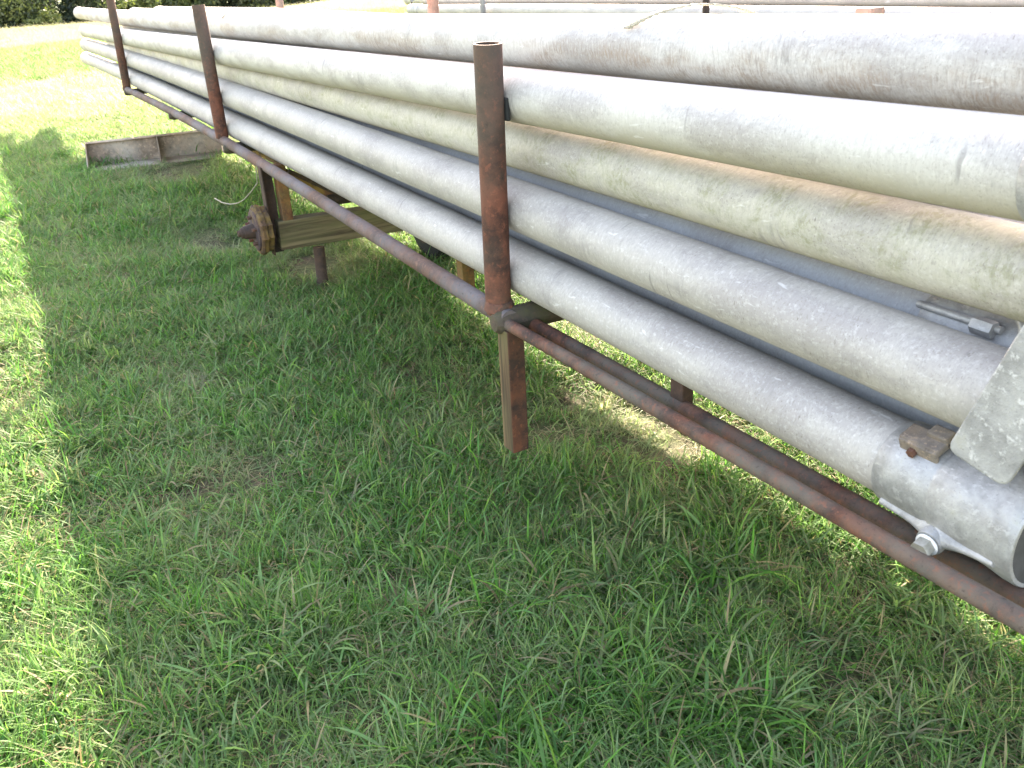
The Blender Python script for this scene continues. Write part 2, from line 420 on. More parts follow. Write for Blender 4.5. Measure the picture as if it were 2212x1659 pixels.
def tuft(kind, n, rad):
    V = []; F = []; Cc = []
    for i in range(n):
        rr = rad * math.sqrt(random.random()); th = random.random() * 6.283
        base = (rr * math.cos(th), rr * math.sin(th), 0)
        g = random.choice(GREENS); k = random.uniform(.6, 1.6); col = (g[0] * k * .92, g[1] * k * 1.06, g[2] * k * .80, 1)
        yaw = random.random() * 6.283
        if kind == 'mat':      # short, broad, lying every way
            if random.random() < .11: col = random.choice(STRAW) + (1,)
            blade(V, F, Cc, base, yaw, random.uniform(.15, 1.15), random.uniform(.03, .09), random.uniform(.003, .0068), random.uniform(.2, 1.4), col, 3, random.uniform(-.6, .6))
        elif kind == 'clump':  # a rooted clump fanning out
            if random.random() < .10: col = random.choice(STRAW) + (1,)
            yaw = th + random.uniform(-1.6, 1.6)
            blade(V, F, Cc, (base[0] * 1.2, base[1] * 1.2, 0), yaw, random.uniform(.35, 1.45), random.uniform(.055, .14), random.uniform(.0034, .0075), random.uniform(.4, 1.9), col, 5, random.uniform(-.5, .5))
        elif kind == 'fine':
            blade(V, F, Cc, base, yaw, random.uniform(.7, 1.5), random.uniform(.04, .10), random.uniform(.0014, .0026), random.uniform(.2, 1.0), col, 4)
        elif kind == 'straw':  # dead stems lying down
            col = tuple(c * random.uniform(.75, 1.2) for c in random.choice(STRAW)) + (1,)
            blade(V, F, Cc, (base[0], base[1], random.uniform(.004, .03)), yaw, random.uniform(-.1, .5), random.uniform(.05, .15), random.uniform(.0013, .003), random.uniform(-.2, .7), col, 4)
        elif kind == 'stem':   # tall seed stalk
            k2 = random.random()
            col = ((.17, .17, .09, 1) if k2 < .5 else (.28, .22, .14, 1) if k2 < .8 else (.10, .16, .05, 1))
            le = random.uniform(.10, .20); ln = random.uniform(.5, 1.4)
            blade(V, F, Cc, base, yaw, ln, le, .0017, random.uniform(0, .6), col, 5)
            for q in range(3):
                blade(V, F, Cc, (base[0] + math.cos(yaw) * math.cos(ln) * le * (.5 + .12 * q), base[1] + math.sin(yaw) * math.cos(ln) * le * (.5 + .12 * q), math.sin(ln) * le * (.5 + .12 * q)),
                      yaw + random.uniform(-.8, .8), ln + random.uniform(-.4, .3), .03, .0022, .3, col, 2)
        elif kind == 'leaf':   # small broadleaf weed
            blade(V, F, Cc, base, yaw, random.uniform(.1, .7), random.uniform(.018, .035), random.uniform(.009, .014), random.uniform(.2, .8), tuple(c * 1.15 for c in col[:3]) + (1,), 4, random.uniform(-.3, .3))
    me = bpy.data.meshes.new('tuft_' + kind); me.from_pydata(V, [], F); me.update()
    ca = me.color_attributes.new('Col', 'FLOAT_COLOR', 'POINT'); ca.data.foreach_set('color', np.array(Cc, dtype=np.float32).ravel())
    me.materials.append(M_GRASS)
    return me

SETS = {'mat': [(lambda: tuft('mat', 60, .09)) for _ in range(5)], 'clump': [(lambda: tuft('clump', 26, .03)) for _ in range(5)],
        'fine': [(lambda: tuft('fine', 40, .05)) for _ in range(3)], 'straw': [(lambda: tuft('straw', 22, .10)) for _ in range(4)],
        'stem': [(lambda: tuft('stem', 2, .05)) for _ in range(4)], 'leaf': [(lambda: tuft('leaf', 14, .06)) for _ in range(2)]}
src = bpy.data.collections.new('grass_tufts'); order = []
for k in ('mat', 'clump', 'fine', 'straw', 'stem', 'leaf'):
    for fn in SETS[k]:
        o = bpy.data.objects.new('tuft%02d' % len(order), fn()); src.objects.link(o); order.append(k)
IDX = {k: [i for i, q in enumerate(order) if q == k] for k in SETS}

def in_view(x, y, z, mx=.35, my=.25):
    d = np.stack([x, y, z - 1.45], 1) @ Rn
    u_ = d[:, 0] / d[:, 2] * 2000 / 1106; v_ = d[:, 1] / d[:, 2] * 2000 / 829.5
    return (d[:, 2] > .2) & (np.abs(u_) < 1 + mx) & (np.abs(v_) < 1 + my)

def fbm(x, y, s, seed):
    return np.array([mnoise.fractal(Vector((a * s, b * s, seed)), 1.0, 2.0, 3) for a, b in zip(x, y)])

PTS = []; SCL = []; ROT = []; IDS = []; DRY = []; TNT = []
BARE = [(-8.2, 1.25, .8, .5), (-3.6, .45, .14, .09), (-2.35, 1.72, .38, .22), (-4.75, 1.35, .45, .25), (-5.6, 1.0, .4, .2), (-1.9, .62, .13, .09), (-9.0, 2.1, .6, .35), (-2.75, .28, .10, .08)]
def bare_at(x, y):
    b = np.zeros_like(x)
    for bx, by, rx, ry in BARE:
        b = np.maximum(b, np.clip(1.25 - np.hypot((x - bx) / rx, (y - by) / ry), 0, 1))
    return b
def scatter(kind, area, dens, smin, smax, zone=None):
    x0, x1, y0, y1 = area; n = int((x1 - x0) * (y1 - y0) * dens)
    x = rng.uniform(x0, x1, n); y = rng.uniform(y0, y1, n); z = gz(x, y)
    k = in_view(x, y, z)
    if zone: k &= zone(x, y)
    k &= ~((x > -9.04) & (x < -8.70) & (y > .62) & (y < 1.82))
    x, y, z = x[k], y[k], z[k]
    bare = bare_at(x, y)
    cl = fbm(x, y, 1.7, 3.0) + .6 * fbm(x, y, 5.5, 8.0)
    if kind in ('mat', 'clump', 'fine', 'leaf'):
        pk = rng.random(len(x)) > bare * .93
        if kind == 'clump': pk &= (cl + rng.normal(0, .25, len(x))) > -.25
        if kind == 'mat': pk &= (cl + rng.normal(0, .3, len(x))) > -.65
    elif kind == 'straw':
        pk = rng.random(len(x)) < np.clip(.55 - cl * .7 + bare, .12, 1)
    else: pk = rng.random(len(x)) > bare
    x, y, z, cl, bare = x[pk], y[pk], z[pk], cl[pk], bare[pk]; m = len(x)
    far = np.clip((-x - 9) / 6, 0, 1)
    s = rng.uniform(smin, smax, m) * (1 + .22 * np.clip(cl, -1, 1.0)) * (1 - .35 * bare)
    PTS.append(np.stack([x, y, z], 1)); SCL.append(s); ROT.append(rng.uniform(0, 6.283, m))
    IDS.append(rng.choice(IDX[kind], m))
    dd = -x - .35 * y + 3 * cl; band = (((dd > 13.5) & (dd < 19)) | (dd > 36)).astype(float)
    gb = ((dd >= 19) & (dd <= 36)).astype(float)
    DRY.append((1 - .8 * gb) * .95 * band * rng.random(m) ** .3 + (1 - .6 * band) * (1 - .75 * gb) * np.clip(rng.random(m) ** 4 * .5 + bare * .5 + far * .55 * rng.random(m) - .15 * cl, 0, 1))  # dryness; far tufts pushed paler, washed-out glare put into their colour
    TNT.append((1 - .6 * gb) * np.clip(rng.random(m) ** 2 * .8 + far * .5, 0, 1))
NEAR = (-6.2, .2, -1.6, 4.2)
scatter('mat', NEAR, 330, .75, 1.3)
scatter('clump', NEAR, 120, .6, 1.25)
scatter('fine', NEAR, 26, .7, 1.2)
scatter('straw', NEAR, 60, .7, 1.3)
scatter('stem', NEAR, 22, .6, 1.2)
scatter('leaf', NEAR, 45, .7, 1.3)
scatter('fine', (-2.4, .2, -.6, 1.5), 60, 1.0, 1.5)
scatter('clump', (-2.0, .2, .2, 1.5), 40, 1.0, 1.5)
MID = (-14, -6.2, -2.5, 7)
scatter('mat', MID, 150, 1.1, 1.9); scatter('clump', MID, 75, .9, 1.6); scatter('straw', MID, 28, 1, 1.6); scatter('fine', MID, 14, 1, 1.5)
scatter('clump', (-56, -14, -8, 26), 34, 1.1, 2.0, lambda x, y: -x - .6 * y < 54)
scatter('mat', (-56, -14, -8, 26), 34, 1.6, 2.6, lambda x, y: -x - .6 * y < 54)
scatter('straw', (-56, -14, -8, 26), 5, 1.8, 3.0, lambda x, y: -x - .6 * y < 54)
scatter('straw', (-66, -49, -8, 30), 30, 3.0, 4.5, lambda x, y: (-x - .6 * y > 49) & (-x - .6 * y < 54.5))
P = np.concatenate(PTS); n = len(P)
me = bpy.data.meshes.new('grass'); me.vertices.add(n); me.vertices.foreach_set('co', P.astype(np.float32).ravel())
for nm, arr, ty in (('scl', np.concatenate(SCL), 'FLOAT'), ('rotz', np.concatenate(ROT), 'FLOAT'), ('dry', np.concatenate(DRY), 'FLOAT'), ('tint', np.concatenate(TNT), 'FLOAT')):
    a = me.attributes.new(nm, ty, 'POINT'); a.data.foreach_set('value', arr.astype(np.float32))
a = me.attributes.new('idx', 'INT', 'POINT'); a.data.foreach_set('value', np.concatenate(IDS).astype(np.int32))
grass = bpy.data.objects.new('grass', me); COL.objects.link(grass)
tag(grass, 'green grass with dry straw covering the ground around the trailer', 'grass', kind='stuff')
print('tufts', n)
ng = bpy.data.node_groups.new('grass_scatter', 'GeometryNodeTree')
ng.interface.new_socket('Geometry', in_out='INPUT', socket_type='NodeSocketGeometry')
ng.interface.new_socket('Geometry', in_out='OUTPUT', socket_type='NodeSocketGeometry')
N = ng.nodes; Lk = ng.links
gi = N.new('NodeGroupInput'); go = N.new('NodeGroupOutput')
ci = N.new('GeometryNodeCollectionInfo'); ci.inputs['Collection'].default_value = src
ci.inputs['Separate Children'].default_value = True; ci.inputs['Reset Children'].default_value = True
m2p = N.new('GeometryNodeMeshToPoints')
iop = N.new('GeometryNodeInstanceOnPoints'); iop.inputs['Pick Instance'].default_value = True
def attr(nm, ty):
    q = N.new('GeometryNodeInputNamedAttribute'); q.data_type = ty; q.inputs['Name'].default_value = nm; return q.outputs['Attribute']
cx = N.new('ShaderNodeCombineXYZ'); Lk.new(attr('rotz', 'FLOAT'), cx.inputs[2])
e2r = N.new('FunctionNodeEulerToRotation'); Lk.new(cx.outputs[0], e2r.inputs[0])
Lk.new(gi.outputs[0], m2p.inputs[0]); Lk.new(m2p.outputs[0], iop.inputs['Points']); Lk.new(ci.outputs[0], iop.inputs['Instance'])
Lk.new(attr('idx', 'INT'), iop.inputs['Instance Index']); Lk.new(e2r.outputs[0], iop.inputs['Rotation']); Lk.new(attr('scl', 'FLOAT'), iop.inputs['Scale'])
Lk.new(iop.outputs[0], go.inputs[0])
md = grass.modifiers.new('scatter', 'NODES'); md.node_group = ng

# ------------------------------------------------------------------ pipes
RP = .067
def path(tab, Y, x_far, x_near, n=320, deg=2, dy=0.0):
    t_ = np.array(tab); wts = np.linspace(.6, 1.6, len(t_)) if len(t_) > 3 else None
    c = np.polyfit(t_[:, 0], t_[:, 1], min(deg, len(t_) - 1), w=wts)
    xs = np.concatenate([[x_far, x_far + .03, x_far + .09, x_far + .12], np.linspace(x_far + .25, x_near - .05, n), [x_near]])
    return [(x, Y + dy * math.sin(x * .31), float(np.polyval(c, x))) for x in xs]
def pipe(pts, mat, label, group, seg=40, r=RP, cat='pipe'):
    n_ = len(pts); rad = [r + .004, r + .0045, r + .0045, r] + [r] * (n_ - 4)
    V, F, U, MI = tube_data(pts, r, seg, .0025, True, rad)
    if seg > 40:
        sd0 = label.__len__() * 3.7
        for i_, v in enumerate(V):
            ax = Vector((v.x, pts[0][1], v.z)); c_ = np.interp(v.x, [p_[0] for p_ in pts], [p_[2] for p_ in pts]); d_ = Vector((0, v.y - pts[0][1], v.z - c_))
            if d_.length > .02:
                k_ = mnoise.noise(Vector((v.x * 1.6, d_.y * 14, d_.z * 14 + sd0)))
                k2 = mnoise.noise(Vector((v.x * 6.5, d_.y * 26 + sd0, d_.z * 26)))
                V[i_] = v + d_.normalized() * (.0008 * k_ - .0035 * max(0, k2 - .38) - .0004)
    o0 = Vector(pts[-1]); V = [v - o0 for v in V]
    o = link('irrigation_pipe', V, F, mat, None, U, True, [mat, M_IN], MI); o.location = o0; sharp(o, 50)
    tag(o, label, cat, group); return o
GF = 'aluminium pipes stacked on the near side of the trailer'
tA = [(-13.221, .769), (-5.928, .752), (-3.646, .719), (-2.214, .699), (-1.504, .678), (-.913, .671)]
tB = [(-12.734, .936), (-7.540, .922), (-5.592, .911), (-3.573, .899), (-2.193, .868), (-1.227, .853), (-.807, .846)]
tE = [(-12.046, 1.091), (-7.304, 1.115), (-5.579, 1.132), (-3.685, 1.143), (-2.363, 1.152), (-1.463, 1.158), (-.759, 1.170)]
tF = [(-13.402, 1.257), (-7.723, 1.252), (-5.974, 1.255), (-3.933, 1.263), (-2.695, 1.262), (-1.512, 1.277), (-.849, 1.287)]
tD = [(-12.3, 1.0), (-8, 1.01), (-2.329, 1.022), (-1.834, 1.008), (-1.387, 1.008), (-1.087, 1.003), (-.778, 1.005)]
k = 1.318 / 1.298
tC = [(x * k, 1.45 - (1.45 - z) * k) for x, z in [(-12.0, .94), (-6.051, .93), (-3.493, .900), (-2.439, .881), (-1.911, .874), (-1.436, .873), (-1.117, .876), (-.836, .870)]]
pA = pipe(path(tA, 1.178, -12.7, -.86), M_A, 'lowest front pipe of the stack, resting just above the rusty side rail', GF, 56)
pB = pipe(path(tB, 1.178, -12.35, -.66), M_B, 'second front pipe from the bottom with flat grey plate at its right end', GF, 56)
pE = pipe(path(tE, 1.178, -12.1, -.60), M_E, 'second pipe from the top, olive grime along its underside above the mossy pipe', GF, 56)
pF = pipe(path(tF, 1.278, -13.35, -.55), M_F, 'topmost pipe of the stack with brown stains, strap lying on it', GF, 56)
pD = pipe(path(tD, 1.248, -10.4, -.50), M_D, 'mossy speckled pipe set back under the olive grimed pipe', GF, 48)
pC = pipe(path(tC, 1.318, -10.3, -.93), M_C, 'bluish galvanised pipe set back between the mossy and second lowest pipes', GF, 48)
pG = pipe([(x, 1.325, z - .155 + .004 * math.sin(x)) for x, y, z in path(tC, 0, -10.2, -.7, 60)], M_C, 'dark bluish pipe in the gap between the two lowest front pipes', GF, 36)
mats_ = [M_A, M_B, M_E, M_D, M_F]
q = 0
for layer, (zc, y0, cnt) in enumerate([(.695, 1.46, 5), (.83, 1.455, 5), (.965, 1.45, 5), (1.128, 1.378, 5), (1.215, 1.45, 2)]):  # unseen fill pipes, spacing and ends shaped for the shadow they cast
    for i in range(cnt):
        y = y0 + i * .2 + random.uniform(-.004, .004)
        xn = -.7 + random.uniform(-.1, .1) if layer < 3 else -1.02 + random.uniform(-.05, .05)
        dz = .035
        pts = [(x, y, zc + dz * max(0, min(1, (-x - 2) / 4)) + random.choice([0])) for x, _, _ in path(tC, 0, -10.0 + random.uniform(-.2, .2), xn, 24)]
        pipe(pts, mats_[q % 5], 'unseen grey pipe behind the front pipes, filling the stack for its shadow', 'unseen aluminium pipes filling the stack for its shadow', 20); q += 1

def ring_band(name, pts, r0, r1, mat, parent, seg=56):
    pts = [Vector(p) - parent.location for p in pts]
    return tube(name, pts, r0, mat, parent, seg, wall=.006, radii=r1)
# --- coupler of the lowest pipe
def axis_pts(tab, Y, xs):
    t_ = np.array(tab); c = np.polyfit(t_[:, 0], t_[:, 1], 2, w=np.linspace(.6, 1.6, len(t_)))
    return [(x, Y, float(np.polyval(c, x))) for x in xs]
xs = [-.888, -.884, -.85, -.79, -.786, -.78, -.776, -.72, -.68, -.665, -.65, -.632, -.629]
rs = [.069, .0725, .0740, .0755, .0745, .0745, .0775, .0800, .0825, .0845, .0865, .0865, .0845]
cp = ring_band('coupler', axis_pts(tA, 1.178, xs), .0745, rs, M_CAST, pA)
LA = pA.location
zc = lambda x: axis_pts(tA, 1.178, [x])[0][2]
# slanted rib down the face of the coupler, ending at the bolt boss
def loft(name, pts, wd, hg, mat, parent, n_out):
    """rib following pts with triangular-round section; wd half width list"""
    V = []; F = []
    pts = [Vector(p) for p in pts]; m = len(pts)
    for i, p_ in enumerate(pts):
        d = (pts[min(i + 1, m - 1)] - pts[max(i - 1, 0)]).normalized(); no = n_out(p_); sd_ = d.cross(no).normalized()
        w_ = wd[i]; h_ = hg[i]
        for a_, b_ in ((-1, -.3), (-.75, .6), (-.3, .95), (.3, .95), (.75, .6), (1, -.3)):
            V.append(p_ + sd_ * a_ * w_ + no * b_ * h_ - LA)
    for i in range(m - 1):
        for j in range(5):
            F.append((i * 6 + j, i * 6 + j + 1, (i + 1) * 6 + j + 1, (i + 1) * 6 + j))
        F.append((i * 6 + 5, i * 6, (i + 1) * 6, (i + 1) * 6 + 5))
    F.append(tuple(range(5, -1, -1))); F.append(tuple((m - 1) * 6 + j for j in range(6)))
    o = link(name, V, F, mat, parent, None, True); return sharp(o, 60)
def onA(x, ang, r):   # ang: 0 = facing -Y, 90 = down
    a = math.radians(ang); return Vector((x, 1.178 - r * math.cos(a), zc(x) - r * math.sin(a)))
nout = lambda p_: Vector((0, p_.y - 1.178, p_.z - zc(p_.x))).normalized()
xr = np.linspace(-.872, -.655, 14)
loft('rib', [onA(x, 40 - 16 * (x + .872) / .217 + 5 * math.sin((x + .872) / .217 * 3.14), .0735 + .009 * (x + .872) / .217) for x in xr], [.006 + .012 * math.exp(-((x + .757) / .03) ** 2) for x in xr], [.008 + .012 * math.exp(-((x + .757) / .035) ** 2) for x in xr], M_CAST, cp, nout)
# parent of rib/bolt is the coupler (at pipe origin offset) -> shift to coupler's frame
bo = onA(-.760, 36, .097)
bd = Vector((.08, -.95, -.22)).normalized()
def rel(p_): return Vector(p_) - LA
for o_ in list(cp.children): o_.location = (0, 0, 0)
def disc(name, c, d, r, th, mat, parent, seg=24, org=None):
    c = Vector(c) - (org if org is not None else LA); d = Vector(d).normalized()
    return tube(name, [c, c + d * th * .15, c + d * th * .85, c + d * th], r, mat, parent, seg, None, [r * .94, r, r, r * .94])
disc('boss', bo - bd * .030, bd, .022, .034, M_CAST, cp)
disc('washer', bo + bd * .006, bd, .0185, .003, M_WHITE, cp)
disc('bolt', bo + bd * .009, bd, .0165, .018, M_BOLT, cp, 6)
disc('bolt', bo + bd * .002, bd, .0125, .008, M_BOLT, cp, 16)
# rusty lug on top of the coupler
lr = Matrix.Rotation(math.radians(20), 3, 'X')
lc = onA(-.822, -66, .086)
lug = multi('lug', [boxd(lc - LA, (.072, .036, .012), lr), boxd(lc - LA + lr @ Vector((0, -.018, -.010)), (.070, .007, .026), lr), boxd(lc - LA + Vector((.018, .012, .010)), (.036, .024, .02), lr)], M_ORANGE if False else M_CAST, cp, .003)
rb = lc + lr @ Vector((-.008, -.0215, -.012))
disc('lug_bolt', rb, lr @ Vector((0, -1, 0)), .008, .008, M_POST, cp, 6)
M_BLOCK = rust('lug_stained', (.14, .11, .09), (.30, .22, .16), (.24, .225, .21), .6, scale=2)
lug.data.materials[0] = M_BLOCK
# coupler mouth: inner wall near-black, its shade put into the colour
# --- plate on pipe B
LB = pB.location
def roundplate(w_, h_, th, rad, n=6):
    pts = []
    for cx_, cz_, a0 in ((w_ / 2 - rad, h_ / 2 - rad, 0), (-w_ / 2 + rad, h_ / 2 - rad, 90), (-w_ / 2 + rad, -h_ / 2 + rad, 180), (w_ / 2 - rad, -h_ / 2 + rad, 270)):
        for i in range(n + 1):
            a = math.radians(a0 + 90 * i / n); pts.append((cx_ + rad * math.cos(a), cz_ + rad * math.sin(a)))
    m = len(pts); V = [Vector((x, -th / 2, z)) for x, z in pts] + [Vector((x, th / 2, z)) for x, z in pts]
    F = [tuple(range(m)), tuple(range(2 * m - 1, m - 1, -1))] + [((i + 1) % m, i, m + i, m + (i + 1) % m) for i in range(m)]
    return V, F
V, F = roundplate(.090, .34, .011, .014)
rot = Matrix.Rotation(math.radians(10), 3, 'Z') @ Matrix.Rotation(math.radians(18), 3, 'Y') @ Matrix.Rotation(math.radians(-6), 3, 'X')
pc = Vector((-.632, 1.088, .950))
V = [rot @ v + pc - LB for v in V]
pl = link('end_plate', V, F, M_PLATE, pB, None, False); b = pl.modifiers.new('b', 'BEVEL'); b.width = .0025; b.segments = 2
pl['label'] = 'flat pitted grey plate with rounded lower corners'
cb = ring_band('coupler', axis_pts(tB, 1.178, [-.70, -.695, -.64, -.60, -.52, -.50]), .074, [.069, .0725, .073, .075, .077, .074], M_CAST, pB)
# couplers of E, F near the right edge
for pp, tb, Y, x0 in ((pE, tE, 1.178, -.722), (pF, tF, 1.278, -.785)):
    ring_band('coupler', axis_pts(tb, Y, [x0, x0 + .005, x0 + .05, x0 + .10, x0 + .2, x0 + .22]), .074, [.0685, .0720, .0725, .075, .077, .074], M_CAST, pp)
# --- latch coupler of the bluish pipe
LC = pC.location
cc = [(x, 1.318, z) for x, _, z in [(x, 0, LC.z) for x in (-.95, -.945, -.90, -.80, -.70, -.60, -.58)]]
cC = ring_band('coupler', cc, .074, [.069, .0725, .0735, .0735, .0755, .078, .075], M_CAST, pC)
zl = LC.z
tube('latch_rod', [Vector(p_) - LC for p_ in ((-.955, 1.262, zl + .046), (-.93, 1.256, zl + .048), (-.87, 1.254, zl + .048), (-.80, 1.254, zl + .047))], .0065, M_CAST, cC, 12)
disc('latch_nut', (-.845, 1.250, zl + .046), (1, 0, -.02), .0145, .036, M_CAST, cC, 6, LC)
rp_ = [Vector((-.790 + .024 * math.cos(a), 1.250 + .008 * math.sin(a), zl + .048 + .026 * math.sin(a))) - LC for a in np.linspace(-1.9, 1.9, 14)]
tube('latch_hook', rp_, .006, M_CAST, cC, 10)

# ------------------------------------------------------------------ trailer
T = empty('pipe_trailer', (-4.4, 1.76, 0))
tag(T, 'rusty pipe trailer frame with upright stakes, carrying the big near stack of pipes', 'trailer')
def tt(name, pts, r, mat, parent=T, **kw):
    pts = [Vector(p_) - T.location for p_ in pts]; return tube(name, pts, r, mat, parent, **kw)
def tb_(name, c, s, mat, parent=T, **kw):
    return box(name, Vector(c) - T.location, s, mat, parent, **kw)
rail = [(-8.92, .699), (-8.81, .700), (-7.7, .704), (-6.63, .704), (-5.29, .686), (-4.4, .666), (-3.59, .643), (-2.678, .611), (-2.12, .597), (-2.06, .595)]
def smooth_path(p2, Y, n=60):
    xs_ = np.linspace(p2[0][0], p2[-1][0], n); c = np.polyfit([a for a, _ in p2], [b for _, b in p2], 4)
    return [(x, Y, float(np.polyval(c, x))) for x in xs_]
r1_ = tt('side_rail', smooth_path(rail, 1.078), .026, M_RAIL, rough_r=.03)
tt('side_rail', smooth_path(rail, 2.44), .026, M_RAIL)
tt('lower_rod', [(x, 1.072 + .002 * math.sin(x * 3), .583 + .006 * (x + 2.1) / 1.5) for x in np.linspace(-2.10, .9, 30)], .0165, M_ROD, rough_r=.04)
tt('lower_rod', [(x, 1.150, .566 - .003 * (x + 2.1)) for x in np.linspace(-2.10, .9, 30)], .0185, M_ROD, rough_r=.04)
tt('lower_rod', [(x, 2.44, .58) for x in np.linspace(-2.10, .9, 8)], .0145, M_ROD)
def post(base, top, r, mat, lab=None):
    n_ = 30
    o = tt('stake', seg_pts(base, top, n_), r, mat, wall=.005, seg=28, rough_r=.02, inner=M_DARK)
    if lab: o['label'] = lab
    return o
M_POST2 = rust('rust_post_far', (.12, .055, .042), (.24, .11, .085), (.20, .15, .13), .5)
post((-2.122, 1.078, .600), (-2.083, 1.078, 1.290), .0350, M_POST)
post((-5.294, 1.078, .700), (-5.296, 1.078, 1.372), .0335, M_POST)
post((-8.800, 1.078, .705), (-8.630, 1.078, 1.43), .033, M_POST)
post((-8.590, 2.44, .70), (-8.590, 2.44, 1.44), .033, M_OFFPOST)
post((-5.390, 2.44, .69), (-5.380, 2.44, 1.42), .034, M_OFFPOST)
box('stake', Vector((-2.15, 2.44, .93)) - T.location, (.062, .062, .69), M_OFFPOST, T, bevel=.004)
# weld collar at the near joint
tt('weld', [(-2.116, 1.078, .612), (-2.115, 1.078, .626), (-2.114, 1.078, .636)], .04, M_POST, radii=[.043, .040, .0355])
for X_, z_, rr in ((-2.085, .585, .036), (-5.14, .662, .028), (-6.69, .684, .026), (-8.74, .682, .026)):
    tt('crossbeam', [(X_, 1.040, z_), (X_, 1.041, z_), (X_, 1.052, z_), (X_, 1.075, z_)] + seg_pts((X_, 1.11, z_), (X_, 2.44, z_), 14), rr, M_MOSSR, rough_r=.04, radii=[rr * .3, rr * .6, rr * .85] + [rr] * 15)
for X_ in (-.45, .5): tt('crossbeam', seg_pts((X_, 1.07, .59), (X_, 2.44, .59), 6), .02, M_ROD)
# leg hanging at the near joint: box section, painted timber-like front face, rusty side
V, F = boxd(Vector((-2.073, 1.082, .385)) - T.location, (.058, .052, .37), Matrix.Rotation(math.radians(1.5), 3, 'Y'))
leg = link('leg', V, F, M_LEGR, T, None, False, [M_LEGR, M_WOODV], [0, 0, 1, 0, 0, 0])
b = leg.modifiers.new('b', 'BEVEL'); b.width = .004; b.segments = 2
tb_('contact_shade_pad', (-2.082, 1.110, 1.135), (.05, .012, .055), M_TYRE, bevel=.004)  # dark block added for contact shade and stain where post meets pipe
# stubs
tb_('stub', (-1.435, 1.158, .60), (.042, .03, .09), M_DARK)
tb_('stub', (-2.79, 1.30, .52), (.045, .045, .20), M_ORANGE)
# axle group
W = .058
multi('hanger', [boxd(Vector((-4.445, 1.048, .455)) - T.location, (W, .007, .425)), boxd(Vector((-4.470, 1.079, .455)) - T.location, (.007, .055, .425))], M_DARK, T, .0015)['label'] = 'angle iron hanger from rail to axle timber'
tm = tb_('axle_timber', (-4.44, 1.73, .318), (.085, 1.30, .142), M_WOOD, rot=Matrix.Rotation(math.radians(-1.6), 3, 'X'), bevel=.006)
tt('prop', seg_pts((-4.40, 1.262, .25), (-4.385, 1.250, .03), 8), .028, M_DARK)
tb_('brace', (-4.43, 1.135, .52), (.058, .05, .30), M_ORANGE, bevel=.003)
multi('angle_bar', [boxd(Vector((-4.98, 1.21, .635)) - T.location, (.62, .006, .045)), boxd(Vector((-4.98, 1.235, .655)) - T.location, (.62, .045, .006))], M_YEL, T)
V, F = boxd((0, 0, 0), (.06, .012, .26))
def bar_between(name, a, b, wx, th, mat):
    a = Vector(a); b_ = Vector(b); d = b_ - a; q = d.to_track_quat('Z', 'X').to_matrix()
    return box(name, (a + b_) / 2 - T.location, (wx, th, d.length), mat, T, q, .002)
bar_between('brace', (-4.47, 1.14, .635), (-4.40, 1.40, .475), .045, .018, M_YEL)
bar_between('brace', (-4.36, 1.16, .645), (-4.34, 1.40, .49), .02, .02, M_DARK)
tt('axle_tube', seg_pts((-4.40, 1.34, .468), (-4.40, 2.44, .44), 8), .027, M_DARK)
tb_('foot', (-4.42, 1.56, .42), (.05, .04, .08), M_ORANGE)
# hub
M_CRUST = rust('crusty_rust', (.045, .028, .022), (.15, .075, .03), (.08, .06, .05), .4, yellow=.28, scale=2.2)
hub = tt('hub', [(-4.45, 1.044, .372), (-4.45, 1.04, .372), (-4.45, 1.025, .372), (-4.45, 1.015, .372), (-4.45, 1.010, .372), (-4.45, .99, .372), (-4.45, .982, .372), (-4.45, .981, .372)], .13, M_CRUST, seg=36,
         radii=[.085, .108, .108, .104, .118, .118, .110, .098], rough_r=.16, sh=25)
M_DRUM = rust('drum_face', (.035, .022, .026), (.11, .06, .045), (.075, .055, .065), .7, yellow=.2, scale=1.5)
tt('hub_cover', [(-4.45, .981, .372), (-4.45, .974, .372), (-4.45, .972, .372)], .10, M_DRUM, hub, seg=30, radii=[.098, .096, .088])
tt('spindle', [(-4.45, .973, .372), (-4.45, .96, .372), (-4.45, .925, .370), (-4.45, .923, .370), (-4.45, .91, .370), (-4.45, .908, .370), (-4.45, .895, .37)], .035, M_DARK, hub, seg=20,
   radii=[.038, .036, .031, .027, .025, .017, .013], sh=25)
for k_ in range(5):
    a_ = k_ * 1.2566 + .3
    c_ = Vector((-4.45 + .066 * math.cos(a_), .973, .372 + .066 * math.sin(a_)))
    disc('stud', c_, (0, -1, 0), .009, .022, M_POST, hub, 8, T.location)
# far-side wheel
wh = tt('wheel', [(-4.45, 1.84, .25), (-4.45, 1.86, .25), (-4.45, 1.92, .25), (-4.45, 1.98, .25), (-4.45, 2.0, .25)], .19, M_TYRE, seg=40, radii=[.15, .188, .20, .188, .15])
tt('rim', [(-4.45, 1.836, .25), (-4.45, 1.85, .25)], .10, M_DARK, wh, seg=30)
# legs out of sight on the far side so the frame stands
for X_ in (-2.1, -8.7): tt('prop', seg_pts((X_, 2.44, .6), (X_, 2.44, .0), 4), .03, M_DARK)
tt('prop', seg_pts((.6, 1.76, .59), (.6, 1.76, -.02), 4), .03, M_DARK)
# loose wire
wp = [(-4.43, 1.03, .665), (-4.459, 1.03, .592), (-4.564, 1.02, .537), (-4.76, 1.02, .463), (-4.963, 1.03, .408), (-5.171, 1.03, .364), (-5.392, 1.03, .335), (-5.587, 1.03, .326)]
wr = tube('wire', [Vector(p_) - Vector(wp[0]) for p_ in wp], .003, M_WIRE, None, 8); wr.location = wp[0]
tag(wr, 'loose bent wire dangling from the rail beside the rusty axle hanger', 'wire')

